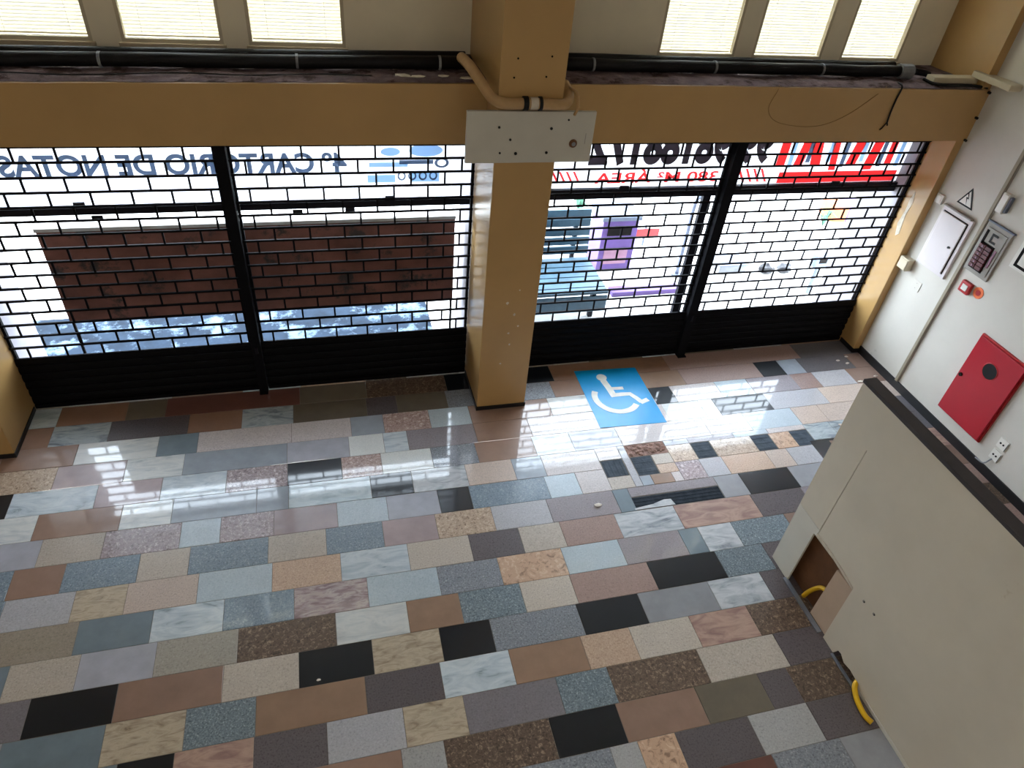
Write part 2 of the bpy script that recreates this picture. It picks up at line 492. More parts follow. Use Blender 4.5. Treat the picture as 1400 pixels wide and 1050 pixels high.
for r, (seq, js) in ROWS.items():
    seq = seq.split()
    y0, y1 = row_y(r)
    left = js[0]-0.62
    right = js[-1]+0.58
    if r >= 9: right = 6.55
    right = min(right, 6.55)
    xs = [left]+js+[right]
    for i, k in enumerate(seq):
        a, b = xs[i], xs[i+1]
        if r in (6, 7):
            if a >= PATCH_X0 and b <= PATCH_X1: continue
            if a < PATCH_X0 < b: b = PATCH_X0
            if a < PATCH_X1 < b and a > PATCH_X0: a = PATCH_X1
        if k == 'black_broken':
            tile(a, b, 3.985, y1, 'mauve')
            continue
        if b-a > 0.03:
            tile(a, b, y0, y1, k)
    field_row(y0, y1, -9.0, left)
    if right < 6.54:
        field_row(y0, y1, right, 6.55)
# loose pieces and small squares where the floor was repaired
for (x0, x1, y0, y1, k) in [
        (2.47,2.72,4.50,4.677,'pinkwhite'),(2.47,2.72,4.105,4.265,'cream'),(2.72,2.80,4.105,4.677,'lilacwhite'),
        (2.80,2.92,4.105,4.235,'bluegrey'),(2.92,3.15,4.105,4.235,'tan'),(3.15,3.25,4.105,4.235,'pinkwhite'),
        (3.04,3.25,4.235,4.36,'orangecream'),(3.04,3.25,4.36,4.50,'cream'),(3.25,3.53,4.36,4.60,'tanspeck'),
        (3.25,3.53,4.60,4.677,'lilac'),(3.53,4.08,4.60,4.677,'mauve'),(4.08,4.50,4.60,4.677,'paleblue'),
        (4.50,4.97,4.60,4.677,'pinkwhite'),(3.25,3.52,4.105,4.36,'pinkrough'),(3.52,3.78,4.105,4.36,'lilacwhite'),
        (3.76,4.25,4.36,4.60,'tanspeck'),(3.78,4.30,4.105,4.36,'orangecream'),(4.30,4.56,4.105,4.36,'pinkbeige'),
        (4.485,4.74,4.36,4.60,'orangespeck'),(4.56,4.90,4.105,4.36,'lilacwhite'),(4.97,5.30,4.42,4.677,'slatevein'),
        (4.90,5.30,4.105,4.42,'black')]:
    tile(x0, x1, y0, y1, k)

def mortar_bed(x0, x1, y0, y1, along, n, mat, z=-0.0025):
    """bare mortar with trowel ridges where a slab is missing"""
    m = MB()
    m.box(x0+.004, x1-.004, y0+.004, y1-.004, -0.02, z-0.0005)
    L = (y1-y0) if along == 'x' else (x1-x0)
    for i in range(n):
        a = (i+0.15)/n*L; b = (i+0.80)/n*L
        if along == 'x':
            p = [(y0+a, z-.004), (y0+b, z-.004), (y0+b-.3*(b-a), z+.0016), (y0+a+.3*(b-a), z+.0016)]
            m.prism(p, 0, x0+.006, x1-.006)
        else:
            p = [(x0+a, z-.004), (x0+b, z-.004), (x0+b-.3*(b-a), z+.0016), (x0+a+.3*(b-a), z+.0016)]
            m.prism(p, 1, y0+.006, y1-.006)
    return m.build('mortar_bed', mat, floor)
M['mortar_dark'] = paint('dark_mortar', (50, 56, 64), 0.3, 16, 0.9, 0.1, bumpk=0.3, bscale=50)
mortar_bed(2.475, 2.715, 4.268, 4.497, 'y', 4, M['mortar'])
mortar_bed(2.805, 3.035, 4.238, 4.497, 'x', 2, M['mortar'])
mortar_bed(3.535, 3.757, 4.363, 4.597, 'x', 3, M['mortar'])
mortar_bed(4.253, 4.482, 4.363, 4.597, 'x', 3, M['mortar'])
mortar_bed(4.743, 4.967, 4.363, 4.597, 'x', 3, M['mortar'])
mortar_bed(2.612, 3.557, 3.820, 3.982, 'x', 4, M['mortar_dark'])

def rock(c, r, sq=(1,1,0.4), seed=0, sub=2):
    rnd = random.Random(seed)
    bm = bmesh.new()
    bmesh.ops.create_icosphere(bm, subdivisions=sub, radius=1.0)
    for v in bm.verts:
        k = 1+rnd.uniform(-0.22, 0.22)
        v.co = Vector((v.co.x*sq[0], v.co.y*sq[1], v.co.z*sq[2]))*r*k + Vector(c)
    bm.verts.index_update()
    m = MB().add([v.co.copy() for v in bm.verts], [[v.index for v in f.verts] for f in bm.faces])
    bm.free()
    return m
rub = MB().box(2.803, 3.247, 4.503, 4.674, -0.02, -0.003)
rr = random.Random(3)
for i in range(46):
    q = rock((rr.uniform(2.83,3.22), rr.uniform(4.525,4.655), -0.003), rr.uniform(0.012,0.032), (1.2,0.9,0.45), i, 1)
    rub.add(q.v, q.f)
tag(rub.build('broken_mortar_patch', M['rubble'], floor), kind='stuff')
# broken corner of the veined slab beside the bare mortar
MB().prism([(2.60,3.826),(2.60,3.845),(2.80,3.868),(2.93,3.905),(3.0,3.90),(3.02,3.826)], 2, -0.018, 0.0005).build('tile', T['greyvein'], floor)

for r in range(-14, 15):
    if r in ROWS: continue
    y0, y1 = row_y(r)
    y0 = max(y0, -7.0); y1 = min(y1, 6.6)
    if y1 > y0: field_row(y0, y1, -9.0, 6.55)
for r in range(-33, -14):
    y0, y1 = row_y(r)
    y0 = max(y0, -7.0)
    if y1 > y0+0.05: field_row(y0, y1, -9.0, 6.55)
fv = []; ff = []; fm = []
for (x0, x1, y0, y1, k) in FIELD:
    vs, fs = tile_verts(x0, x1, y0, y1, 0.0)
    n = len(fv)
    fv += vs; ff += [tuple(i+n for i in f) for f in fs]; fm += [k]*len(fs)
fme = bpy.data.meshes.new('tile_field')
fme.from_pydata(fv, [], ff)
for k in KINDS: fme.materials.append(T[k])
fme.polygons.foreach_set('material_index', fm)
fo = bpy.data.objects.new('tile_field', fme); link(fo); fo.parent = floor
tag(fo, kind='stuff')

# ================================================================== WALLS, BEAM, COLUMNS
H = 6.5
CX0, CX1, CY = 1.386, 1.920, 5.45          # middle column
LX0, LX1 = -3.55, -3.005                   # left column
wall_right = tag(MB().box(6.55, 6.75, -7.2, 6.8, -0.12, H).build('wall_right', M['white_wall']), 'off-white side wall carrying the red hose cabinet', kind='structure')
tag(MB().box(-9.2, -9.0, -7.2, 6.8, -0.12, H).build('wall_left', M['cream_wall']), kind='structure')
tag(MB().box(-9.0, 6.55, -7.2, -7.0, -0.12, H).build('wall_back', M['cream_wall']), kind='structure')
tag(MB().box(-9.2, 6.75, -7.2, 6.8, H, H+0.2).build('ceiling', M['ceiling']), kind='structure')

WINS = [(-2.45,-1.68), (-1.47,-0.70), (-0.50,0.29), (3.22,4.055), (4.25,5.055), (5.275,6.01)]
WZ0, WZ1 = 3.335, 5.2
m = MB()
m.box(-9.0, 6.55, 6.6, 6.8, 3.2, WZ0)
m.box(-9.0, 6.55, 6.6, 6.8, WZ1, H)
edges = [-9.0]+[v for w in WINS for v in w]+[6.55]
for i in range(0, len(edges), 2):
    m.box(edges[i], edges[i+1], 6.6, 6.8, WZ0, WZ1)
tag(m.build('wall_front', M['cream_wall']), 'cream upper wall above the ochre beam', kind='structure')
tag(MB().box(-9.0, LX0, 5.9, 6.8, -0.12, 2.775).build('wall_front_lower', M['ochre']), kind='structure')

def beam_top(x):
    return 3.288 if x > 2.2 else max(3.17, 3.288-0.0105*(2.2-x))
tag(MB().prism([(-9.0,2.78),(6.55,2.78),(6.55,beam_top(6.5)),(2.2,beam_top(2.2)),(-9.0,beam_top(-9.0))], 1, 5.82, 6.62).build('trim_1', M['ochre']), 'ochre beam across the whole front over the shutters', kind='structure')
# dirty broken top of the beam: uneven slab
lm = MB(); rl = random.Random(11)
n = 90
xs = [-9.0+15.55*i/n for i in range(n+1)]
ys = [5.835, 5.93, 6.05, 6.2, 6.4, 6.6]
vs = []
for i, x in enumerate(xs):
    for j, y in enumerate(ys):
        vs.append((x, y+(rl.uniform(-0.012,0.012) if 0 < j < 5 else (rl.uniform(-0.008,0.014) if j == 0 else 0)), beam_top(x)+(0.004 if j == 0 else rl.uniform(0.006,0.028))))
fs = []
for i in range(n):
    for j in range(5):
        a = i*6+j
        fs.append((a, a+6, a+7, a+1))
lm.add(vs, fs)
tag(lm.build('trim_2', M['ledge']), 'grimy broken ledge on top of the ochre beam', kind='structure')

def column(name, x0, x1, y0, label):
    o = MB().bbox(x0, x1, y0, 6.18, 0.0, 2.79, 0.012).box(x0, x1, y0+.0006, 6.6, 2.78, H).build(name, M['ochre'])
    MB().box(x0, x1, 6.182, 6.8, 0.0, 2.78).build('outer_jamb', M['jamb'], o)
    tag(o, label, kind='structure')
    s = MB()
    s.box(x0-.008, x1+.008, y0-.008, y0+.004, 0.0, 0.05)
    s.box(x0-.008, x0+.004, y0, 6.1, 0.0, 0.05)
    s.box(x1-.004, x1+.008, y0, 6.1, 0.0, 0.05)
    s.build('base_strip', M['skirting'], o)
    return o
mc = column('trim_3', CX0, CX1, CY, 'ochre square column between the two pairs of shutters')
for (xx, zz, r) in ((1.62,1.36,.016),(1.70,1.22,.014),(1.66,1.00,.012),(1.60,0.62,.012),(1.75,1.08,.010),(1.68,0.86,.011),(1.73,1.50,.009)):
    q = rock_disc = MB().prism([(xx+r*math.cos(a)*random.uniform(.6,1.2), zz+r*1.1*math.sin(a)*random.uniform(.6,1.2)) for a in [k*0.785 for k in range(8)]], 1, CY-.0012, CY+.001)
    q.build('chipped_paint', M['flake'], mc)
for (xx, zz) in ((1.52,3.58),(1.79,3.60),(1.50,3.44),(1.76,3.45)):
    MB().disc((xx, CY-.001, zz), 1, 0.008, 0.004, 8).build('nail_hole', M['dark'], mc)
column('trim_4', LX0, LX1, 5.44, 'ochre column at the left edge beside the first shutter')
p = MB().bbox(6.45, 6.555, 5.84, 6.18, 0.0, 2.79, 0.01).box(6.45, 6.555, 5.8406, 6.62, 2.78, H).build('trim_5', M['ochre'])
MB().box(6.40, 6.555, 6.182, 6.8, 0.0, 2.78).build('outer_jamb', M['jamb'], p)
tag(p, 'narrow ochre pilaster in the corner by the white wall', kind='structure')
MB().box(6.442, 6.552, 5.832, 5.846, 0.0, 0.06).box(6.442, 6.455, 5.84, 6.1, 0, 0.06).build('base_strip', M['skirting'], p)
# peeled plaster on the inner edge of the pilaster
pl = MB(); rp = random.Random(4)
pts = [(5.99,1.62),(6.02,1.85),(6.0,2.0),(6.035,2.12),(6.06,2.02),(6.05,1.88),(6.075,1.72),(6.03,1.58)]
pl.prism(pts, 0, 6.4465, 6.452)
pl.build('peeled_plaster', M['flake'], p)
tag(MB().bbox(6.53, 6.552, -7.0, 5.84, 0.0, 0.10, 0.004).build('baseboard_right', M['skirting']), 'black skirting along the white side wall', kind='structure')

# windows
for i, (x0, x1) in enumerate(WINS):
    w = thing('window_%d' % (i+1), ((x0+x1)/2, 6.66, WZ0), kind='structure')
    f = MB(); t = 0.028
    f.box(x0, x0+t, 6.602, 6.65, WZ0, WZ1).box(x1-t, x1, 6.602, 6.65, WZ0, WZ1)
    f.box(x0+t, x1-t, 6.602, 6.65, WZ0, WZ0+t).box(x0+t, x1-t, 6.602, 6.65, WZ1-t, WZ1)
    f.build('window_frame', M['window_frame'], w)
    MB().box(x0+t, x1-t, 6.745, 6.751, WZ0+t, WZ1-t).build('pane', M['glass'], w)
    MB().bbox(x0-0.02, x1+0.02, 6.57, 6.602, WZ0-0.06, WZ0, 0.006).build('window_sill', M['sill'], w)
    pos = ('leftmost window', 'second window from the left', 'window left of the column', 'first window right of the column', 'second window right of the column', 'window nearest the corner')[i]
    b = thing('window_blind', ((x0+x1)/2, 6.67, WZ0+0.03), 'ivory horizontal slat blind in the '+pos, 'blind', 'ivory slat blinds in the upper windows')
    sl = None
    k = 0
    z = WZ0+0.047
    while z < WZ1-0.05:
        if sl is None:
            mm = MB()
            xa, xb = x0+0.012, x1-0.012
            yc = 6.672
            mm.add([(xa,yc-.011,z-.013),(xb,yc-.011,z-.013),(xb,yc+.002,z+.003),(xa,yc+.002,z+.003),(xa,yc+.009,z+.018),(xb,yc+.009,z+.018)],
                   [(0,1,2,3),(3,2,5,4)])
            sl = mm.build('slat', M['blind'], b)
            z_first = z
        else:
            c = sl.copy(); link(c); c.parent = b
            c.location = (sl.location.x, sl.location.y, sl.location.z+z-z_first)
        z += 0.026
        k += 1
    MB().bbox(x0+t+.004, x1-t-.004, 6.66, 6.685, WZ0+0.029, WZ0+0.042, 0.003).build('bottom_rail', M['window_frame'], b)
    for q in (0.2, 0.8):
        xx = x0+(x1-x0)*q
        MB().tube([(xx, 6.657, WZ0+.045), (xx, 6.657, WZ1-.04)], 0.0014, 5).build('cord', M['window_frame'], b)

# fill lamps added behind the camera to brighten the hall, never in view
for li, (lx, ly) in enumerate([(-5.5,-1.5), (-1.0,-1.5), (3.6,-1.5), (-5.5,-5.0), (-1.0,-5.0), (3.6,-5.0)]):
    l = thing('fill_lamp', (lx, ly, H), 'added unseen fill lamp over the '+('front left','front middle','front right','rear left','rear middle','rear right')[li]+' part of the hall behind the viewer', 'lamp', 'added fill lamps behind the viewer')
    MB().bbox(lx-.75, lx+.75, ly-.16, ly+.16, H-.07, H, 0.01).build('housing', M['white_plastic'], l)
    MB().bbox(lx-.7, lx+.7, ly-.12, ly+.12, H-.095, H-.07, 0.008).build('diffuser', M['lamp'], l)
    ld = bpy.data.lights.new('fill_light', 'AREA')
    ld.shape = 'RECTANGLE'; ld.size = 1.4; ld.size_y = 0.24
    ld.energy = FILL_POWER; ld.color = (1.0, 0.96, 0.90)
    lo = bpy.data.objects.new('fill_light', ld); link(lo); lo.parent = l
    lo.location = (0, 0, -0.10)

# ================================================================== ROLLING SHUTTERS
GY = 6.14
GZ0, PITCH = 0.61, 0.128
NROW = 17
def shutter(x0, x1, phase, even_k, label, n_slats=6):
    s = thing('rolling_shutter', ((x0+x1)/2, GY, 0), label, 'shutter', 'black brick-pattern rolling shutters')
    xm = (x0+x1)/2
    rod = None
    for k in range(NROW+1):
        z = GZ0+PITCH*k
        if rod is None:
            rod = MB().bbox(x0+.004, x1-.004, GY-.009, GY+.009, z-.0098, z+.0098, 0.004).build('rod', M['black_metal'], s)
        else:
            c = rod.copy(); link(c); c.parent = s
            c.location = (0, 0, PITCH*k)
    base = None
    for k in range(NROW):
        z = GZ0+PITCH*k
        off = phase if k % 2 == even_k else phase+0.158
        nmin = math.ceil((x0+.05-off)/0.3165); nmax = math.floor((x1-.05-off)/0.3165)
        for n in range(nmin, nmax+1):
            xx = off+n*0.3165
            if base is None:
                base = MB().box(xx-.0088, xx+.0088, GY-.006, GY+.006, z+.0098, z+PITCH-.0098).build('link', M['black_metal'], s)
                bx, bz = xx, z
            else:
                c = base.copy(); link(c); c.parent = s
                c.location = (xx-bx, 0, z-bz)
    # solid lower part made of interlocking slats
    hs = (GZ0-0.05)/n_slats
    sl = None
    for k in range(n_slats):
        z = 0.05+hs*k
        if sl is None:
            pr = [(GY-.004, z), (GY+.012, z), (GY+.012, z+hs-.002), (GY-.004, z+hs-.002), (GY-.016, z+hs*.78), (GY-.020, z+hs*.5), (GY-.016, z+hs*.2)]
            sl = MB().prism(pr, 0, x0+.004, x1-.004).build('slat', M['black_slat'], s)
        else:
            c = sl.copy(); link(c); c.parent = s
            c.location = (0, 0, hs*k)
    MB().bbox(x0+.004, x1-.004, GY-.022, GY+.022, 0.004, 0.05, 0.006).build('bottom_bar', M['black_slat'], s)
    for xx in (x0+.016, x1-.016):
        MB().box(xx-.012, xx+.012, GY+.010, GY+.045, 0.0, 2.785).build('guide_rail', M['black_metal'], s)
    return s
shutter(LX1, -0.865, -0.482, 1, 'black brick-pattern rolling shutter beside the left column')
shutter(-0.775, CX0, -0.482, 1, 'black brick-pattern rolling shutter just left of the middle column')
shutter(CX1, 4.05, 2.37, 0, 'black brick-pattern rolling shutter just right of the middle column')
shutter(4.165, 6.45, 2.37, 0, 'black brick-pattern rolling shutter next to the corner pilaster')
for (x0, x1, lab) in [(-0.865,-0.775,'black steel post between the two left shutters'), (4.05,4.165,'black steel post between the two right shutters')]:
    s = thing('shutter_post', ((x0+x1)/2, 6.1, 0), lab, 'post', 'black posts between shutters')
    MB().bbox(x0, x1, 6.075, 6.185, 0.0, 2.785, 0.004).build('channel', M['black_metal'], s)
    MB().bbox(x0+.002, x1-.002, 6.03, 6.074, 0.0, 0.012, 0.003).build('foot_plate', M['black_slat'], s)
    MB().bbox((x0+x1)/2-.015, (x0+x1)/2+.015, 6.06, 6.088, 0.52, 0.60, 0.004).build('lock', M['rail'], s)

# pale strip standing in for the white line of light under the shutter
t = MB().bbox(3.95, 6.2, 6.19, 6.23, -0.001, 0.012, 0.003).build('light_line_strip', M['steel_strip'])
tag(t, 'pale threshold strip standing in for a line of light under the right shutters', 'threshold')

# ================================================================== FRAMES AND GLASS BEHIND THE SHUTTERS
FY = 6.30
f = thing('transom_frame', (-0.8, FY, 2.0), 'dark steel frame rail with white lettered glass behind the left shutters', 'frame')
MB().bbox(LX1, CX0, FY-.02, FY+.03, 2.0, 2.065, 0.004).build('rail', M['rail'], f)
for (xx, zz) in ((-2.06, 2.10), (-1.95, 1.972), (-0.26,1.975), (0.22, 1.98), (0.6,2.09)):
    MB().bbox(xx-.045, xx+.045, FY-.035, FY-.015, zz-.022, zz+.022, 0.004).build('latch', M['rail'], f)
for (xa, xb) in ((LX1+.01, -0.82), (-0.82, CX0-.01)):
    MB().box(xa+.004, xb-.004, FY+.028, FY+.034, 2.065, 2.775).build('pane', M['frosted'], f)
f2 = thing('transom_frame', (4.2, FY, 2.0), 'dark steel frame with advertising glass and a standing post behind the right shutters', 'frame')
MB().bbox(CX1, 6.45, FY-.02, FY+.03, 2.02, 2.125, 0.004).build('rail', M['rail'], f2)
MB().bbox(3.95, 4.04, FY-.02, FY+.03, 0.0, 2.02, 0.004).build('post', M['rail'], f2)
for (xx, zz) in ((3.0,2.14),(5.55,2.14)):
    MB().bbox(xx-.05, xx+.05, FY-.035, FY-.015, zz-.02, zz+.02, 0.004).build('latch', M['rail'], f2)
for (xa, xb) in ((CX1+.01, 4.1), (4.1, 6.44)):
    MB().box(xa+.004, xb-.004, FY+.028, FY+.034, 2.125, 2.775).build('pane', M['frosted'], f2)

def lettering(txt, x_left, x_right, z0, h, mat, parent, name='lettering', y=None, bold=0.0):
    """letters on the street side glass: they read from outside, so they are mirrored from in here"""
    cu = bpy.data.curves.new('lettering_curve', 'FONT')
    cu.body = txt; cu.size = 1.0; cu.extrude = 0.0; cu.offset = bold
    tmp = bpy.data.objects.new('lettering_tmp', cu); link(tmp)
    dg = bpy.context.evaluated_depsgraph_get()
    me = bpy.data.meshes.new_from_object(tmp.evaluated_get(dg))
    bpy.data.objects.remove(tmp)
    xs = [v.co.x for v in me.vertices]; ys = [v.co.y for v in me.vertices]
    ax, bx_, ay, by = min(xs), max(xs), min(ys), max(ys)
    yy = FY+.0265 if y is None else y
    loc = world_loc(parent)
    for v in me.vertices:
        u = (v.co.x-ax)/(bx_-ax); w = (v.co.y-ay)/(by-ay)
        v.co = Vector((x_right+(x_left-x_right)*u, yy, z0+h*w)) - loc
    me.materials.append(mat)
    o = bpy.data.objects.new(name, me); link(o); o.parent = parent
    return o
def print_rect(x0, x1, z0, z1, mat, parent, name='print', y=FY+.0268, sk=0.0):
    loc = world_loc(parent)
    return MB().add([(x0,y,z0),(x1,y,z0),(x1+sk,y,z1),(x0+sk,y,z1)], [(0,1,2,3)]).build(name, mat, parent)
lettering('4º CARTÓRIO DE NOTAS', -2.58, 0.22, 2.33, 0.235, M['vinyl_grey'], f, bold=0.03)
print_rect(0.42, 0.78, 2.375, 2.42, M['vinyl_pale'], f)
print_rect(0.70, 1.02, 2.40, 2.44, M['vinyl_grey'], f, y=FY+.0266)
print_rect(0.40, 0.66, 2.225, 2.30, M['vinyl_pale'], f)
print_rect(0.80, 1.08, 2.225, 2.33, M['vinyl_pale'], f)
def oval(cx, cz, rx, rz, mat, parent, y=FY+.0262, hole=0.0):
    n = 20
    o = [(cx+rx*math.cos(2*math.pi*i/n), y, cz+rz*math.sin(2*math.pi*i/n)) for i in range(n)]
    if hole:
        q = [(cx+rx*hole*math.cos(2*math.pi*i/n), y, cz+rz*hole*math.sin(2*math.pi*i/n)) for i in range(n)]
        return MB().add(o+q, [(i,(i+1)%n,n+(i+1)%n,n+i) for i in range(n)]).build('print', mat, parent)
    return MB().add(o, [tuple(range(n))]).build('print', mat, parent)
oval(0.95, 2.53, 0.16, 0.06, M['vinyl_pale'], f)
oval(1.10, 2.41, 0.07, 0.05, M['vinyl_grey'], f, hole=0.6)
oval(0.62, 2.52, 0.09, 0.04, M['vinyl_pale'], f)
for q in range(4):
    oval(0.72+0.10*q, 2.285, 0.04, 0.045, M['vinyl_grey'], f, hole=0.6)
lettering('98188172', 2.58, 4.14, 2.35, 0.40, M['vinyl_black'], f2, bold=0.05)
lettering('99', 4.24, 4.64, 2.35, 0.40, M['vinyl_black'], f2, bold=0.05)
lettering('380 M² ÁREA', 2.68, 4.08, 2.165, 0.145, M['vinyl_red'], f2, bold=0.02)
for q in range(5):
    print_rect(2.2+0.075*q, 2.225+0.075*q, 2.18, 2.30, M['vinyl_red'], f2, sk=-0.07)
    print_rect(4.3+0.09*q, 4.33+0.09*q, 2.15, 2.30, M['vinyl_red'], f2, sk=-0.09)
print_rect(4.82, 6.36, 2.128, 2.255, M['vinyl_red'], f2)
rq = random.Random(9)
xx = 4.74
n = 0
while xx < 6.25:
    w = rq.choice((0.09, 0.11, 0.13))
    print_rect(xx, xx+w, 2.265+rq.choice((0,0.05)), 2.66, M['vinyl_red'], f2, sk=rq.choice((-0.06,0,0.06)))
    g = rq.choice((0.03, 0.05))
    print_rect(xx+w+g, xx+w+g+.055, 2.30+rq.choice((0,0.06)), 2.62, M['vinyl_grey'] if n % 2 else M['vinyl_pale'], f2, y=FY+.0262)
    xx += w+g+.055+rq.choice((0.02, 0.04))
    n += 1

# ================================================================== OUTSIDE
tag(MB().box(-30, 30, 6.6, 40, -0.14, -0.02).build('ground_outside', M['pavement']), 'pale pavement outside the shutters', kind='structure')
tag(MB().bbox(-3.6, 1.15, 6.62, 7.75, -0.03, 0.0, 0.006).build('threshold_paving', M['wet_stone']), 'blue-grey stone paving outside the left shutters', kind='structure')
tag(MB().bbox(-9.2, 6.9, 6.8, 7.0, 2.9, 3.3, 0.02).build('trim_6', M['facade']), kind='structure')

b = thing('hoarding_board', (-0.64, 6.5, 0.0), 'long dark brown board standing outside the left shutters', 'board')
MB().bbox(-2.56, 1.285, 6.5, 6.525, 0.755, 1.74, 0.004).build('panel', M['brown_hoarding'], b)
MB().bbox(-2.57, 1.29, 6.49, 6.535, 1.74, 1.775, 0.004).build('top_rail', M['grey_edge'], b)
for xx in (-2.545, -0.885, 1.272):
    MB().bbox(xx-.012, xx+.012, 6.527, 6.55, 0.0, 1.74, 0.003).build('leg', M['dark'], b)

s = thing('street_bench', (2.75, 7.75, -0.02), 'low blue-grey slatted bench outside by the middle column', 'bench')
for i in range(7):
    yy = 7.02+.125*i
    MB().bbox(1.9, 3.42, yy, yy+.112, 0.36+.003*i, 0.40+.003*i, 0.006).build('slat', M['teal_slat'], s)
for i in range(5):
    zz = 0.46+.125*i
    MB().bbox(1.9, 3.42, 7.9+.02*i, 7.93+.02*i, zz, zz+.11, 0.006).build('back_slat', M['teal_slat'], s)
MB().bbox(1.9, 3.42, 7.02, 7.045, 0.10, 0.33, 0.006).build('front_board', M['teal_slat'], s)
for xx in (2.1, 3.25):
    MB().bbox(xx-.03, xx+.03, 7.05, 7.89, 0.30, 0.36, 0.006).build('bracket', M['rail'], s)
    for yy in (7.1, 7.82):
        MB().bbox(xx-.03, xx+.03, yy-.03, yy+.03, -0.02, 0.31, 0.004).build('leg', M['rail'], s)
    MB().bbox(xx-.03, xx+.03, 8.02, 8.07, 0.3, 1.05, 0.004).build('back_post', M['rail'], s)

s = thing('litter_bin', (3.98, 8.4, -0.02), 'purple litter bin outside right of the middle column', 'bin')
MB().prism([(3.72,8.2),(4.25,8.2),(4.25,8.65),(3.72,8.65)], 2, -0.02, 0.78).build('body', M['purple'], s)
MB().bbox(3.69, 4.28, 8.17, 8.68, 0.78, 0.84, 0.01).build('lid', M['street_grey'], s)
MB().box(3.80, 4.16, 8.19, 8.2, 0.1, 0.35).build('door', M['pink_grey'], s)
MB().box(3.80, 4.16, 8.188, 8.2, 0.55, 0.68).build('slot', M['dark'], s)
s = thing('street_sign', (4.75, 8.9, -0.02), 'small red sign plate on a short post outside', 'sign')
MB().tube([(4.75,8.9,-.02),(4.75,8.9,0.32)], 0.02, 8).build('post', M['street_grey'], s)
MB().bbox(4.58, 4.98, 8.88, 8.9, 0.12, 0.27, 0.004).build('plate', M['red_dark'], s)
tag(MB().bbox(3.72, 4.75, 7.5, 7.68, -0.02, 0.05, 0.01).build('kerb_block', M['purple'], loc=(4.2,7.6,-.02)), 'low purple kerb block on the pavement outside', 'kerb')
s = thing('bollard', (4.92, 7.98, -0.02), 'slim grey bollard with hooked top on the pavement outside', 'bollard')
MB().tube(smooth_path([(4.92,7.98,-.02),(4.92,7.98,0.6),(4.92,7.98,1.1),(4.98,7.98,1.2),(5.06,7.98,1.14)]), 0.028, 10).build('pole', M['street_grey'], s, smooth=True)
MB().disc((4.92,7.98,-.005), 2, 0.08, 0.03).build('base', M['street_grey'], s)
s = thing('parking_meter', (6.72, 7.3, -0.02), 'blue-grey post with a meter head on the pavement near the corner', 'meter')
MB().tube([(6.72,7.3,-.02),(6.72,7.3,0.42)], 0.03, 10).build('pole', M['street_grey'], s)
MB().bbox(6.6, 6.84, 7.24, 7.36, 0.42, 0.62, 0.03).build('head', M['street_grey'], s)
MB().bbox(6.66, 6.78, 7.232, 7.245, 0.5, 0.58, 0.003).build('display', M['dark'], s)
for i, (xx, yy) in enumerate(((6.38,7.92),(6.68,7.9))):
    bag = rock((xx,yy,0.05), 0.10, (1.2,0.9,0.75), 20+i).build('rubbish_bag', M['bag'], smooth=False, loc=(xx,yy,-.02))
    tag(bag, ('left' if i == 0 else 'right')+' one of two small black rubbish bags on the pavement', 'bag', 'black rubbish bags outside')
s = thing('crate', (8.9, 9.6, -0.02), 'orange and purple crate on the pavement outside', 'crate')
MB().bbox(8.55, 8.82, 9.4, 9.8, -.02, 0.26, 0.01).build('end_panel', M['orange'], s)
MB().bbox(8.82, 9.35, 9.4, 9.8, -.02, 0.26, 0.01).build('body', M['purple'], s)
s = thing('pavement_box', (5.85, 8.1, -0.02), 'pale grey utility box low on the pavement outside', 'box')
MB().bbox(5.6, 6.05, 7.95, 8.25, -.02, 0.10, 0.01).build('body', M['grey_pvc'], s)
MB().bbox(5.58, 6.07, 7.93, 8.27, 0.10, 0.12, 0.005).build('lid', M['street_grey'], s)
def tuft(x, y, n, h, seed, label):
    rt = random.Random(seed)
    s = thing('weed_tuft', (x, y, -0.02), label, 'plant', 'weed tufts in the pavement')
    for i in range(n):
        a = rt.uniform(0, 6.28); l = rt.uniform(0.5, 1)*h; d = rt.uniform(0.3, 0.9)*h
        dx, dy = math.cos(a), math.sin(a); w = 0.025
        p0 = Vector((x,y,-.02)); p1 = Vector((x+dx*d*.5, y+dy*d*.5, l)); p2 = Vector((x+dx*d, y+dy*d, l*.7))
        sv = Vector((-dy, dx, 0))*w
        MB().add([p0-sv*.4, p0+sv*.4, p1+sv, p1-sv, p2, p1+Vector((0,0,-.006))], [(0,1,2,3),(3,2,4),(0,1,5)]).build('leaf', M['leaf'], s)
tuft(4.04, 10.0, 14, 0.3, 1, 'small green weed tuft far out behind the bench')
tuft(8.3, 9.3, 14, 0.26, 2, 'green weed tuft left of the crate outside')
tuft(8.75, 9.0, 14, 0.3, 3, 'green weed tuft in front of the crate outside')

# ================================================================== ON THE FRONT WALL
SY = 5.425
s = thing('name_board', (1.68, SY, 2.98), 'blank off-white sign board fixed across the middle column', 'sign board')
sb = MB().bbox(1.135, 2.215, SY-.012, SY+.024, 2.775, 3.195, 0.004).build('board', M['sign_white'], s)
for (xx, zz, r) in ((1.40,3.07,.010),(1.84,3.06,.012),(1.42,2.86,.009),(1.555,2.855,.013),(1.82,2.86,.012),(1.50,2.97,.010),(1.98,3.13,.008)):
    MB().disc((xx, SY-.014, zz), 1, r, 0.008, 10).build('screw', M['black'], sb)
kb = MB().tube([(2.045,SY-.012,2.935),(2.045,SY-.02,2.935),(2.045,SY-.028,2.935)], [0.036,0.034,0.024], 20).build('knob', M['brown_wood'], s, smooth=True)
MB().disc((2.045, SY-.029, 2.935), 1, 0.017, 0.006).build('knob_centre', M['grey_pvc'], kb)
MB().box(2.145, 2.15, SY-.0135, SY-.0115, 2.93, 3.02).build('scratch', M['panel_grey'], sb)

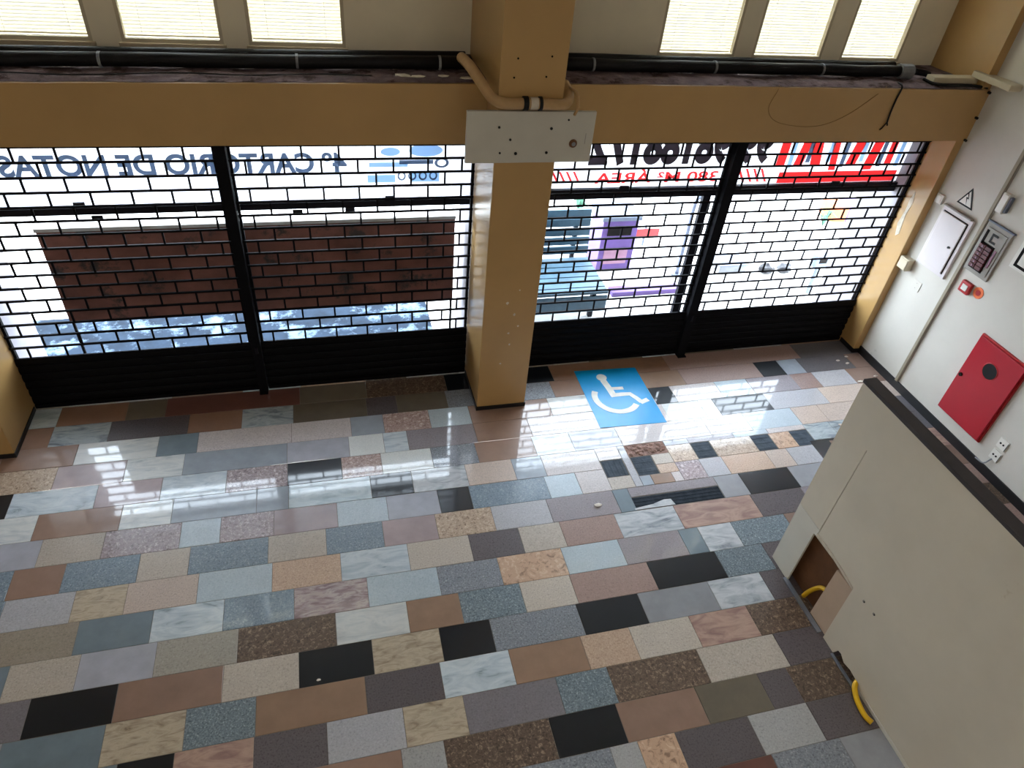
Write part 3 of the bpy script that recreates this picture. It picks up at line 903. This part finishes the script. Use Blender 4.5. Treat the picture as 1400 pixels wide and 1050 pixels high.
# ochre-painted hose that loops around the column
s = thing('column_conduit', (1.62, 5.38, 3.25), 'ochre painted conduit looped around the middle column above the sign', 'conduit')
M['ochre_pipe'] = paint('ochre_pipe_paint', (176, 142, 98), 0.12, 9, 0.5, 0.35)
PZ = 3.268
path = smooth_path([(1.20,6.05,3.42),(1.215,5.78,3.43),(1.25,5.56,3.39),(1.34,5.42,PZ+.02),(1.46,5.385,PZ-.005),(1.62,5.385,PZ),(1.78,5.385,PZ-.005),(1.92,5.40,PZ-.01),(1.985,5.50,PZ+.02),(2.0,5.68,PZ+.06)], 8)
MB().tube(path, 0.043, 14).build('pipe', M['ochre_pipe'], s, smooth=True)
MB().tube([(1.57,5.385,PZ),(1.61,5.385,PZ)], 0.054, 16).build('clamp', M['black'], s)
MB().tube([(1.70,5.385,PZ-.002),(1.725,5.385,PZ-.002)], 0.054, 16).build('clamp', M['black'], s)
MB().tube([(1.63,5.385,PZ),(1.69,5.385,PZ)], 0.047, 16).build('coupling', M['flake'], s)
MB().tube(smooth_path([(2.0,5.55,3.34),(2.03,5.44,3.33),(2.04,5.40,3.24),(2.02,5.405,3.17)]), 0.012, 8).build('cable', M['ochre_pipe'], s, smooth=True)

def pipe_y(x):
    return 6.14
def pipe_z(x):
    return beam_top(x)+0.075
def ledge_pipe(x0, x1, label, clips, sleeve=None):
    s = thing('ledge_pipe', ((x0+x1)/2, 6.15, 3.30), label, 'pipe', 'black pipes along the ledge')
    MB().tube([(x0+(x1-x0)*i/12, pipe_y(x0+(x1-x0)*i/12)+.006*math.sin(i*1.7), pipe_z(x0+(x1-x0)*i/12)+.003*math.sin(i*2.3)) for i in range(13)], 0.052, 14).build('pipe', M['black_pipe'], s, smooth=True)
    MB().tube([(x0+(x1-x0)*i/12, 6.40+.012*math.sin(i*1.1), beam_top(x0+(x1-x0)*i/12)+.055) for i in range(13)], 0.045, 10).build('shade_pipe', M['black_pipe'], s, smooth=True)  # dark pipe added for the shade behind the first one
    for c in clips:
        MB().tube([(c-.010,pipe_y(c),pipe_z(c)),(c+.010,pipe_y(c),pipe_z(c))], 0.058, 14).build('clip', M['grey_pvc'], s)
    if sleeve:
        MB().tube([(sleeve-.07,pipe_y(sleeve),pipe_z(sleeve)),(sleeve+.07,pipe_y(sleeve),pipe_z(sleeve))], 0.07, 14).build('sleeve', M['grey_pvc'], s)
    return s
ledge_pipe(-8.9, 1.30, 'black pipe lying along the ledge left of the column', (-1.55,-0.12,1.03))
ledge_pipe(2.02, 5.80, 'black pipe lying along the ledge right of the column', (2.40,3.6,4.75), 5.72)
tag(MB().tube(smooth_path([(xx, 5.93+dy, beam_top(xx)+.034) for xx, dy in ((-3.0,-.03),(-2.2,.02),(-1.7,-.03),(-1.0,.03),(-0.5,-.02),(0.0,.02),(0.45,-.01))]), 0.006, 6).build('loose_wire', M['black'], smooth=True, loc=(-1,5.93,3.27)), 'thin black wire lying along the ledge left of the column', 'wire')
ow = [(0.70,5.93,.05,'largest pale paint flake on the ledge'),(0.82,5.90,.04,'pale paint flake close behind the largest one on the ledge'),(1.03,5.92,.04,'grey paint flake in the middle of the ledge debris'),(1.21,5.87,.045,'pale paint flake on the ledge nearest the column')]
for i, (xx, yy, r, lab) in enumerate(ow):
    q = rock((xx,yy,beam_top(xx)+.034), r, (1.5,0.8,0.22), 40+i, 1).build('paint_flake', M['flake'], loc=(xx,yy,3.31))
    tag(q, lab, 'debris', 'paint flakes on the ledge')
s = thing('cable_trunking', (6.2, 6.0, 3.30), 'cream cable trunking along the beam top at the corner', 'trunking')
MB().bbox(5.92, 6.46, 5.93, 6.05, 3.315, 3.37, 0.012).build('channel', M['window_frame'], s)
MB().bbox(6.40, 6.55, 5.50, 5.99, 3.37, 3.43, 0.012).build('side_channel', M['window_frame'], s)
MB().tube(smooth_path([(5.85,6.0,3.335),(5.9,5.90,3.322),(6.1,5.862,3.318),(6.35,5.86,3.318),(6.52,5.85,3.30)]), 0.014, 8).build('cable', M['black'], s, smooth=True)
MB().tube(smooth_path([(5.845,6.14,3.365),(5.93,6.11,3.36),(5.99,6.10,3.35)]), 0.03, 10).build('elbow', M['black_pipe'], s, smooth=True)
s = thing('hanging_cable', (5.45, 5.81, 3.1), 'short black cable with forked end hanging over the beam', 'cable')
MB().tube(smooth_path([(5.50,5.92,3.32),(5.47,5.82,3.31),(5.45,5.807,3.2),(5.445,5.805,3.08),(5.455,5.805,2.97)]), 0.009, 8).build('cord', M['black'], s, smooth=True)
MB().tube([(5.455,5.805,2.98),(5.42,5.803,2.92),(5.40,5.80,2.905)], 0.007, 6).build('fork', M['black'], s)
MB().tube([(5.455,5.805,2.98),(5.47,5.803,2.945)], 0.007, 6).build('fork', M['black'], s)
M['ochre_dark'] = paint('dark_ochre_wire', (140, 108, 64), 0.1, 9, 0.6, 0.2)
tag(MB().tube(smooth_path([(5.32,5.85,3.30),(5.2,5.817,3.22),(4.98,5.816,3.05),(4.75,5.816,2.95),(4.5,5.816,2.93),(4.2,5.816,2.98),(4.08,5.816,3.1),(4.12,5.817,3.26),(4.14,5.85,3.3)]), 0.003, 6).build('drooping_wire', M['ochre_dark'], smooth=True, loc=(4.7,5.82,3.1)), 'thin ochre painted wire drooping across the right half of the beam', 'wire')
for i, (yy, zz) in enumerate(((5.806,3.02),(5.806,2.79),(5.806,3.27))):
    xx = 6.525
    q = MB().disc((xx, yy, zz), 1, 0.013, 0.03, 10).build('wall_plug', M['black'], loc=(xx,yy,zz))
    tag(q, ('middle','lowest','highest')[i]+' of the dark plugs at the right end of the beam', 'plug', 'dark plugs in the beam')

# ================================================================== ON THE WHITE WALL
WX = 6.55
s = thing('wall_raceway', (WX, 5.12, 0.1), 'cream plastic cable raceway running up the white wall', 'raceway')
MB().bbox(WX-.022, WX+.002, 5.098, 5.148, 0.10, 4.2, 0.004).build('channel', M['panel_grey'], s)
MB().bbox(WX-.03, WX-.02, 5.104, 5.142, 0.10, 4.2, 0.003).build('cover', M['raceway'], s)

s = thing('electrical_panel', (WX, 5.42, 1.45), 'white electrical panel with a closed door beside the pilaster', 'electrical panel')
MB().bbox(WX-.03, WX+.002, 5.235, 5.66, 1.455, 2.14, 0.006).build('frame', M['panel_white'], s)
dr = MB().bbox(WX-.045, WX-.03, 5.285, 5.625, 1.50, 2.085, 0.006).build('door', M['panel_white'], s)
MB().box(WX-.034, WX-.0305, 5.272, 5.284, 1.495, 2.095).box(WX-.034, WX-.0305, 5.285, 5.63, 2.087, 2.097).build('shadow_strip', M['dark'], s)  # dark strips drawn as the shadow line along the door edges
MB().disc((WX-.05, 5.345, 1.79), 0, 0.013, 0.012, 12).build('knob', M['black'], dr)
MB().bbox(WX-.045, WX-.005, 5.26, 5.665, 2.14, 2.155, 0.003).build('top_lip', M['panel_grey'], s)
s = thing('junction_cover', (WX, 5.77, 2.15), 'small white cover on the wall above the electrical panel corner', 'wall box')
MB().bbox(WX-.03, WX+.002, 5.72, 5.815, 2.11, 2.21, 0.006).build('body', M['white_plastic'], s)
MB().bbox(WX-.035, WX-.028, 5.735, 5.80, 2.125, 2.195, 0.003).build('lid', M['white_plastic'], s)

# high-voltage warning sign: triangle with a lightning bolt
s = thing('warning_sign', (WX, 5.455, 2.3), 'white triangular warning sign with a black lightning bolt', 'sign')
tri = [(5.565,2.218),(5.345,2.218),(5.457,2.417)]
def shrink(p, k):
    cy = sum(q[0] for q in p)/3; cz = sum(q[1] for q in p)/3
    return [(cy+(y-cy)*k, cz+(z-cz)*k) for y, z in p]
MB().prism(tri, 0, WX-.004, WX+.001).build('border', M['black'], s)
MB().prism(shrink(tri, 0.74), 0, WX-.0055, WX-.0035).build('face', M['white_plastic'], s)
bolt = [(5.470,2.362),(5.440,2.300),(5.462,2.300),(5.440,2.238),(5.480,2.312),(5.456,2.312),(5.484,2.362)]
MB().prism(bolt, 0, WX-.007, WX-.005).build('lightning_bolt', M['black'], s)

s = thing('wall_device', (WX, 5.06, 2.45), 'narrow white device box high on the white wall', 'wall box')
MB().bbox(WX-.05, WX+.002, 4.995, 5.075, 2.35, 2.55, 0.01).build('body', M['white_plastic'], s)
MB().bbox(WX-.055, WX-.048, 5.0, 5.07, 2.36, 2.54, 0.003).build('lid', M['white_plastic'], s)
MB().bbox(WX-.04, WX-.002, 4.968, 4.994, 2.37, 2.53, 0.004).build('bracket', M['street_grey'], s)

s = thing('breaker_box', (WX, 4.93, 1.7), 'grey circuit breaker box with open window and dark red breakers', 'breaker box')
MB().bbox(WX-.025, WX+.002, 4.77, 5.085, 1.70, 2.235, 0.005).build('frame', M['panel_grey'], s)
MB().bbox(WX-.032, WX-.024, 4.80, 5.05, 1.735, 2.19, 0.003).build('cover', M['panel_grey'], s)
MB().box(WX-.0345, WX-.031, 4.865, 5.04, 1.745, 2.04).box(WX-.0345, WX-.031, 5.015, 5.045, 2.02, 2.165).build('opening', M['dark'], s)
for i in range(6):
    zz = 1.765+i*0.044
    bk = MB().bbox(WX-.055, WX-.034, 4.955, 5.03, zz, zz+.037, 0.003).build('breaker', M['maroon'], s)
    MB().bbox(WX-.062, WX-.053, 4.975, 4.99, zz+.008, zz+.028, 0.002).build('switch_lever', M['pink_grey'], bk)
for i in range(6):
    zz = 1.765+i*0.044
    MB().bbox(WX-.055, WX-.034, 4.875, 4.945, zz, zz+.037, 0.003).build('breaker', M['maroon'], s)
MB().bbox(WX-.04, WX-.03, 4.825, 4.85, 1.83, 2.02, 0.003).build('label_strip', M['pink_grey'], s)
MB().box(WX-.036,WX-.031,4.945,4.965,2.06,2.155).box(WX-.036,WX-.031,4.89,4.946,2.135,2.155).box(WX-.036,WX-.031,4.89,4.946,2.06,2.08).build('clip', M['black'], s)
MB().bbox(WX-.03, WX+.001, 4.755, 5.09, 2.235, 2.25, 0.003).build('top_lip', M['street_grey'], s)

s = thing('framed_panel', (WX, 4.42, 1.95), 'white panel in a dark frame at the right edge of the wall', 'panel')  # plain white sheet in a dark frame
MB().bbox(WX-.03, WX+.002, 4.18, 4.64, 1.97, 2.55, 0.005).build('surround', M['white_plastic'], s)
MB().bbox(WX-.036, WX-.028, 4.21, 4.60, 2.0, 2.52, 0.003).build('frame', M['dark'], s)
MB().bbox(WX-.04, WX-.034, 4.24, 4.565, 2.03, 2.49, 0.003).build('sheet', M['white_plastic'], s)

s = thing('fire_call_point', (WX, 4.93, 1.53), 'red fire alarm call point under the breaker box', 'fire alarm')
MB().bbox(WX-.045, WX+.002, 4.87, 5.0, 1.475, 1.60, 0.012).build('housing', M['red_dark'], s)
MB().bbox(WX-.05, WX-.043, 4.90, 4.97, 1.505, 1.57, 0.004).build('push_plate', M['white_plastic'], s)
q = MB().disc((WX-.002, 4.79, 1.555), 0, 0.062, 0.006, 20).build('alarm_sticker', M['orange'], loc=(WX,4.79,1.55))
tag(q, 'round orange sticker right of the fire call point', 'sticker')
MB().disc((WX-.006, 4.79, 1.555), 0, 0.03, 0.003, 16).build('symbol', M['red_dark'], q)

s = thing('junction_box', (WX, 5.75, 1.36), 'cream junction box beside the pilaster', 'junction box')
MB().bbox(WX-.09, WX+.002, 5.69, 5.83, 1.29, 1.43, 0.01).build('body', M['window_frame'], s)
MB().bbox(WX-.097, WX-.088, 5.70, 5.82, 1.30, 1.42, 0.004).build('lid', M['window_frame'], s)
s = thing('blank_plate', (WX, 5.52, 1.2), 'blank painted wall plate under the electrical panel', 'wall plate')
MB().bbox(WX-.008, WX+.001, 5.46, 5.58, 1.14, 1.26, 0.003).build('plate', M['white_wall'], s)
for zz in (1.17, 1.23):
    MB().disc((WX-.009, 5.52, zz), 0, 0.004, 0.003, 8).build('screw', M['panel_grey'], s)

s = thing('hose_cabinet', (WX, 4.18, 0.25), 'red fire hose cabinet with a round black window', 'hose cabinet')
MB().bbox(WX-.025, WX+.002, 3.87, 4.49, 0.255, 1.255, 0.004).build('frame', M['red_dark'], s)
hd = MB().bbox(WX-.05, WX-.02, 3.885, 4.475, 0.27, 1.24, 0.006).build('door', M['red'], s)
MB().disc((WX-.051, 4.18, 0.985), 0, 0.085, 0.006, 32).build('window', M['black'], hd)
MB().tube([(WX-.05,4.18+.088*math.cos(a*math.pi/16),0.985+.088*math.sin(a*math.pi/16)) for a in range(33)], 0.006, 6, False).build('window_ring', M['red_dark'], hd)
MB().disc((WX-.055, 4.435, 0.75), 0, 0.02, 0.016, 14).build('lock', M['dark'], hd)

for i, (yy, zz, lab) in enumerate(((3.655,0.43,'upper white wall socket under the hose cabinet'),(3.65,0.275,'lower white wall socket under the hose cabinet'))):
    s = thing('wall_socket', (WX, yy, zz), lab, 'socket', 'wall sockets by the hose cabinet')
    pt = MB().bbox(WX-.012, WX+.002, yy-.05, yy+.06, zz-.06, zz+.06, 0.004).build('plate', M['white_plastic'], s)
    for dy in (0.018, -0.018):
        MB().disc((WX-.013, yy+.01+dy, zz), 0, 0.011, 0.004, 10).build('hole', M['black'], pt)
    MB().box(WX-.013, WX-.011, yy-.048, yy-.042, zz-.055, zz+.05).build('edge_gap', M['dark'], pt)
tag(MB().tube(smooth_path([(WX-.01,3.66,0.22),(WX-.035,3.68,0.15),(WX-.03,3.72,0.115),(WX-.03,3.80,0.105)]), 0.008, 6).build('socket_lead', M['grey_pvc'], smooth=True, loc=(WX,3.7,.12)), 'grey lead below the lower wall socket', 'cable')

# ================================================================== ACCESSIBILITY SIGN ON THE FLOOR
s = thing('floor_sign', (3.03, 5.45, 0.001), 'blue floor sign with a white wheelchair symbol', 'floor sign')
MB().prism([(2.648,4.97),(3.422,4.945),(3.432,5.925),(2.665,5.955)], 2, 0.001, 0.004).build('sheet', M['blue'], s)
def strip(pts, w, name='symbol', dz=0.0):
    P = [Vector((p[0], p[1], 0)) for p in pts]
    vs = []
    for i, q in enumerate(P):
        d = (P[min(i+1,len(P)-1)]-P[max(i-1,0)]).normalized()
        nrm = Vector((-d.y, d.x, 0))*w/2
        vs += [(q.x+nrm.x, q.y+nrm.y), (q.x-nrm.x, q.y-nrm.y)]
    m = MB()
    n = len(P)
    top = [(a, b, 0.0055+dz) for a, b in vs]; bot = [(a, b, 0.0035) for a, b in vs]
    fs = [(2*i, 2*i+1, 2*i+3, 2*i+2) for i in range(n-1)]
    m.add(top+bot, fs+[tuple(2*n+k for k in reversed(f)) for f in fs])
    return m.build(name, M['white_print'], s)
MB().disc((2.955,5.795,0.0047), 2, 0.062, 0.002, 24).build('symbol_head', M['white_print'], s)
strip([(2.955,5.74),(2.975,5.60),(2.985,5.465),(2.99,5.44)], 0.078, 'symbol_body', 0.0004)
strip([(2.97,5.585),(3.145,5.572)], 0.05, 'symbol_arm', 0.0008)
strip([(2.96,5.468),(3.10,5.468),(3.185,5.462),(3.235,5.38),(3.27,5.305)], 0.062, 'symbol_leg')
strip([(3.25,5.30),(3.36,5.34)], 0.06, 'symbol_foot', 0.0004)
arc = []
for i in range(23):
    a = math.radians(148+i*(322-148)/22)
    arc.append((3.0+0.245*math.cos(a), 5.43+0.245*math.sin(a)))
strip(arc, 0.07, 'symbol_wheel', 0.0012)

# ================================================================== PARTITION
PX = 3.65
w = thing('wall_partition', (PX, 1.0, 0), 'cream free-standing partition with a broken opening at its foot', kind='structure')
main = [(3.09,0.738),(3.09,2.06),(-2.0,2.06),(-2.0,0.0),(1.80,0.0),(1.83,0.025),(1.87,0.062),(1.95,0.070),(2.02,0.05),(2.08,0.085),(2.115,0.075),(2.13,0.02),(2.14,0.0),
        (2.275,0.0),(2.285,0.30),(2.295,0.645),(2.55,0.668),(2.79,0.662),(2.789,1.0),(2.786,1.66),(2.792,1.66),(2.797,1.0),(2.80,0.738)]
MB().prism(main, 0, PX, PX+.02).build('face_panel', M['partition'], w)
MB().prism([(3.09,0.0),(3.09,0.733),(2.80,0.733),(2.80,0.66),(2.832,0.655),(2.838,0.0)], 0, PX+.001, PX+.02).build('lower_panel', M['partition_low'], w)
MB().box(PX+.021, PX+.079, -2.0, 3.085, 0.75, 2.06).box(PX+.03, PX+.079, -2.0, 1.7, 0.0, 0.75).build('core', M['dark'], w)
MB().box(PX+.08, PX+.097, -2.0, 3.09, 0.0, 2.06).build('rear_panel', M['brown_wood'], w)
MB().box(PX+.02, PX+.08, 3.06, 3.09, 0.0, 2.06).build('end_panel', M['partition'], w)
MB().bbox(PX-.006, PX+.10, -2.0, 3.095, 2.06, 2.09, 0.004).build('cap_strip', M['cap'], w)
MB().bbox(PX-.004, PX+.004, -2.0, 1.79, 0.0, 0.035, 0.002).build('foot_strip', M['partition_low'], w)
MB().prism([(2.294,0.648),(2.55,0.672),(2.80,0.664),(2.80,0.70),(2.6,0.705),(2.45,0.69),(2.30,0.665)], 0, PX-.006, PX+.001).build('torn_edge', M['flake'], w)
for (yy, zz) in ((2.17,0.675),(2.055,0.683)):
    MB().disc((PX-.001, yy, zz), 0, 0.012, 0.004, 12).build('screw_hole', M['panel_grey'], w)
    MB().disc((PX-.003, yy-.006, zz+.002), 0, 0.006, 0.003, 10).build('screw_hole', M['dark'], w)

q = MB().prism([(2.292,0.0),(2.505,0.0),(2.505,0.60),(2.31,0.612)], 0, PX+.026, PX+.042).build('loose_board', M['beige_board'], loc=(PX+.03,2.4,0))
tag(q, 'beige loose board standing inside the partition opening', 'board')
q = MB().tube(smooth_path([(PX+.058,2.66,0.004),(PX+.056,2.64,0.09),(PX+.056,2.60,0.20),(PX+.056,2.55,0.28),(PX+.056,2.47,0.32)]), 0.02, 10).build('yellow_hose', M['yellow'], smooth=True, loc=(PX+.07,2.6,0.0))
tag(q, 'yellow hose curving up inside the partition opening', 'hose')
q = MB().tube(smooth_path([(PX+.05,1.88,0.045),(PX-.02,1.84,0.045),(PX-.055,1.77,0.03),(PX-.072,1.69,0.024),(PX-.075,1.62,0.022),(PX-.055,1.565,0.022)]), 0.021, 10).build('yellow_hose', M['yellow'], smooth=True, loc=(PX-.05,1.7,0.0))
tag(q, 'yellow hose end lying on the floor at the foot of the partition', 'hose')
q = MB().bbox(PX-.03, PX+.012, 2.32, 2.86, 0.0005, 0.012, 0.003).build('floor_strip', M['steel_strip'], loc=(PX,2.6,0)); tag(q, 'grey metal floor strip in front of the partition opening', 'floor strip', 'metal strips at the partition')
q = MB().bbox(PX-.03, PX-.004, 1.84, 2.13, 0.0005, 0.010, 0.003).build('floor_strip', M['steel_strip'], loc=(PX,2.0,0)); tag(q, 'grey metal floor strip beside the yellow hose end', 'floor strip', 'metal strips at the partition')

# ================================================================== CRUMBS ON THE FLOOR
chips = [(6.31,5.76,.022,'p','plaster chip on the floor in front of the corner pilaster'),
         (6.14,5.70,.026,'p','plaster chip on the dark slab left of the corner pilaster'),
         (6.23,5.63,.024,'p','long plaster chip nearer than the pilaster chips'),
         (6.44,5.34,.026,'p','plaster chip beside the black skirting near the partition top'),
         (6.17,5.27,.030,'p','largest plaster chip just beyond the partition corner'),
         (5.42,4.60,.022,'p','plaster chip on the dark slab left of the partition edge'),
         (2.26,3.94,.034,'p','white chip alone on the grey slab near the bare mortar'),
         (-0.36,2.71,.014,'p','tiny white chip on the black slab in the foreground'),
         (6.18,4.25,.05,'t','orange brick chip on the floor behind the partition'),
         (6.22,4.72,.035,'t','orange brick chip further along behind the partition'),
         (6.30,4.47,.03,'p','white chip between the two brick chips behind the partition')]
for i, (xx, yy, r, k, lab) in enumerate(chips):
    q = rock((xx,yy,r*0.22), r, (1.3,0.7,0.28), 60+i, 1).build('floor_chip', M['plaster'] if k == 'p' else M['terracotta_chip'], loc=(xx,yy,0))
    tag(q, lab, 'debris', 'chips on the floor')
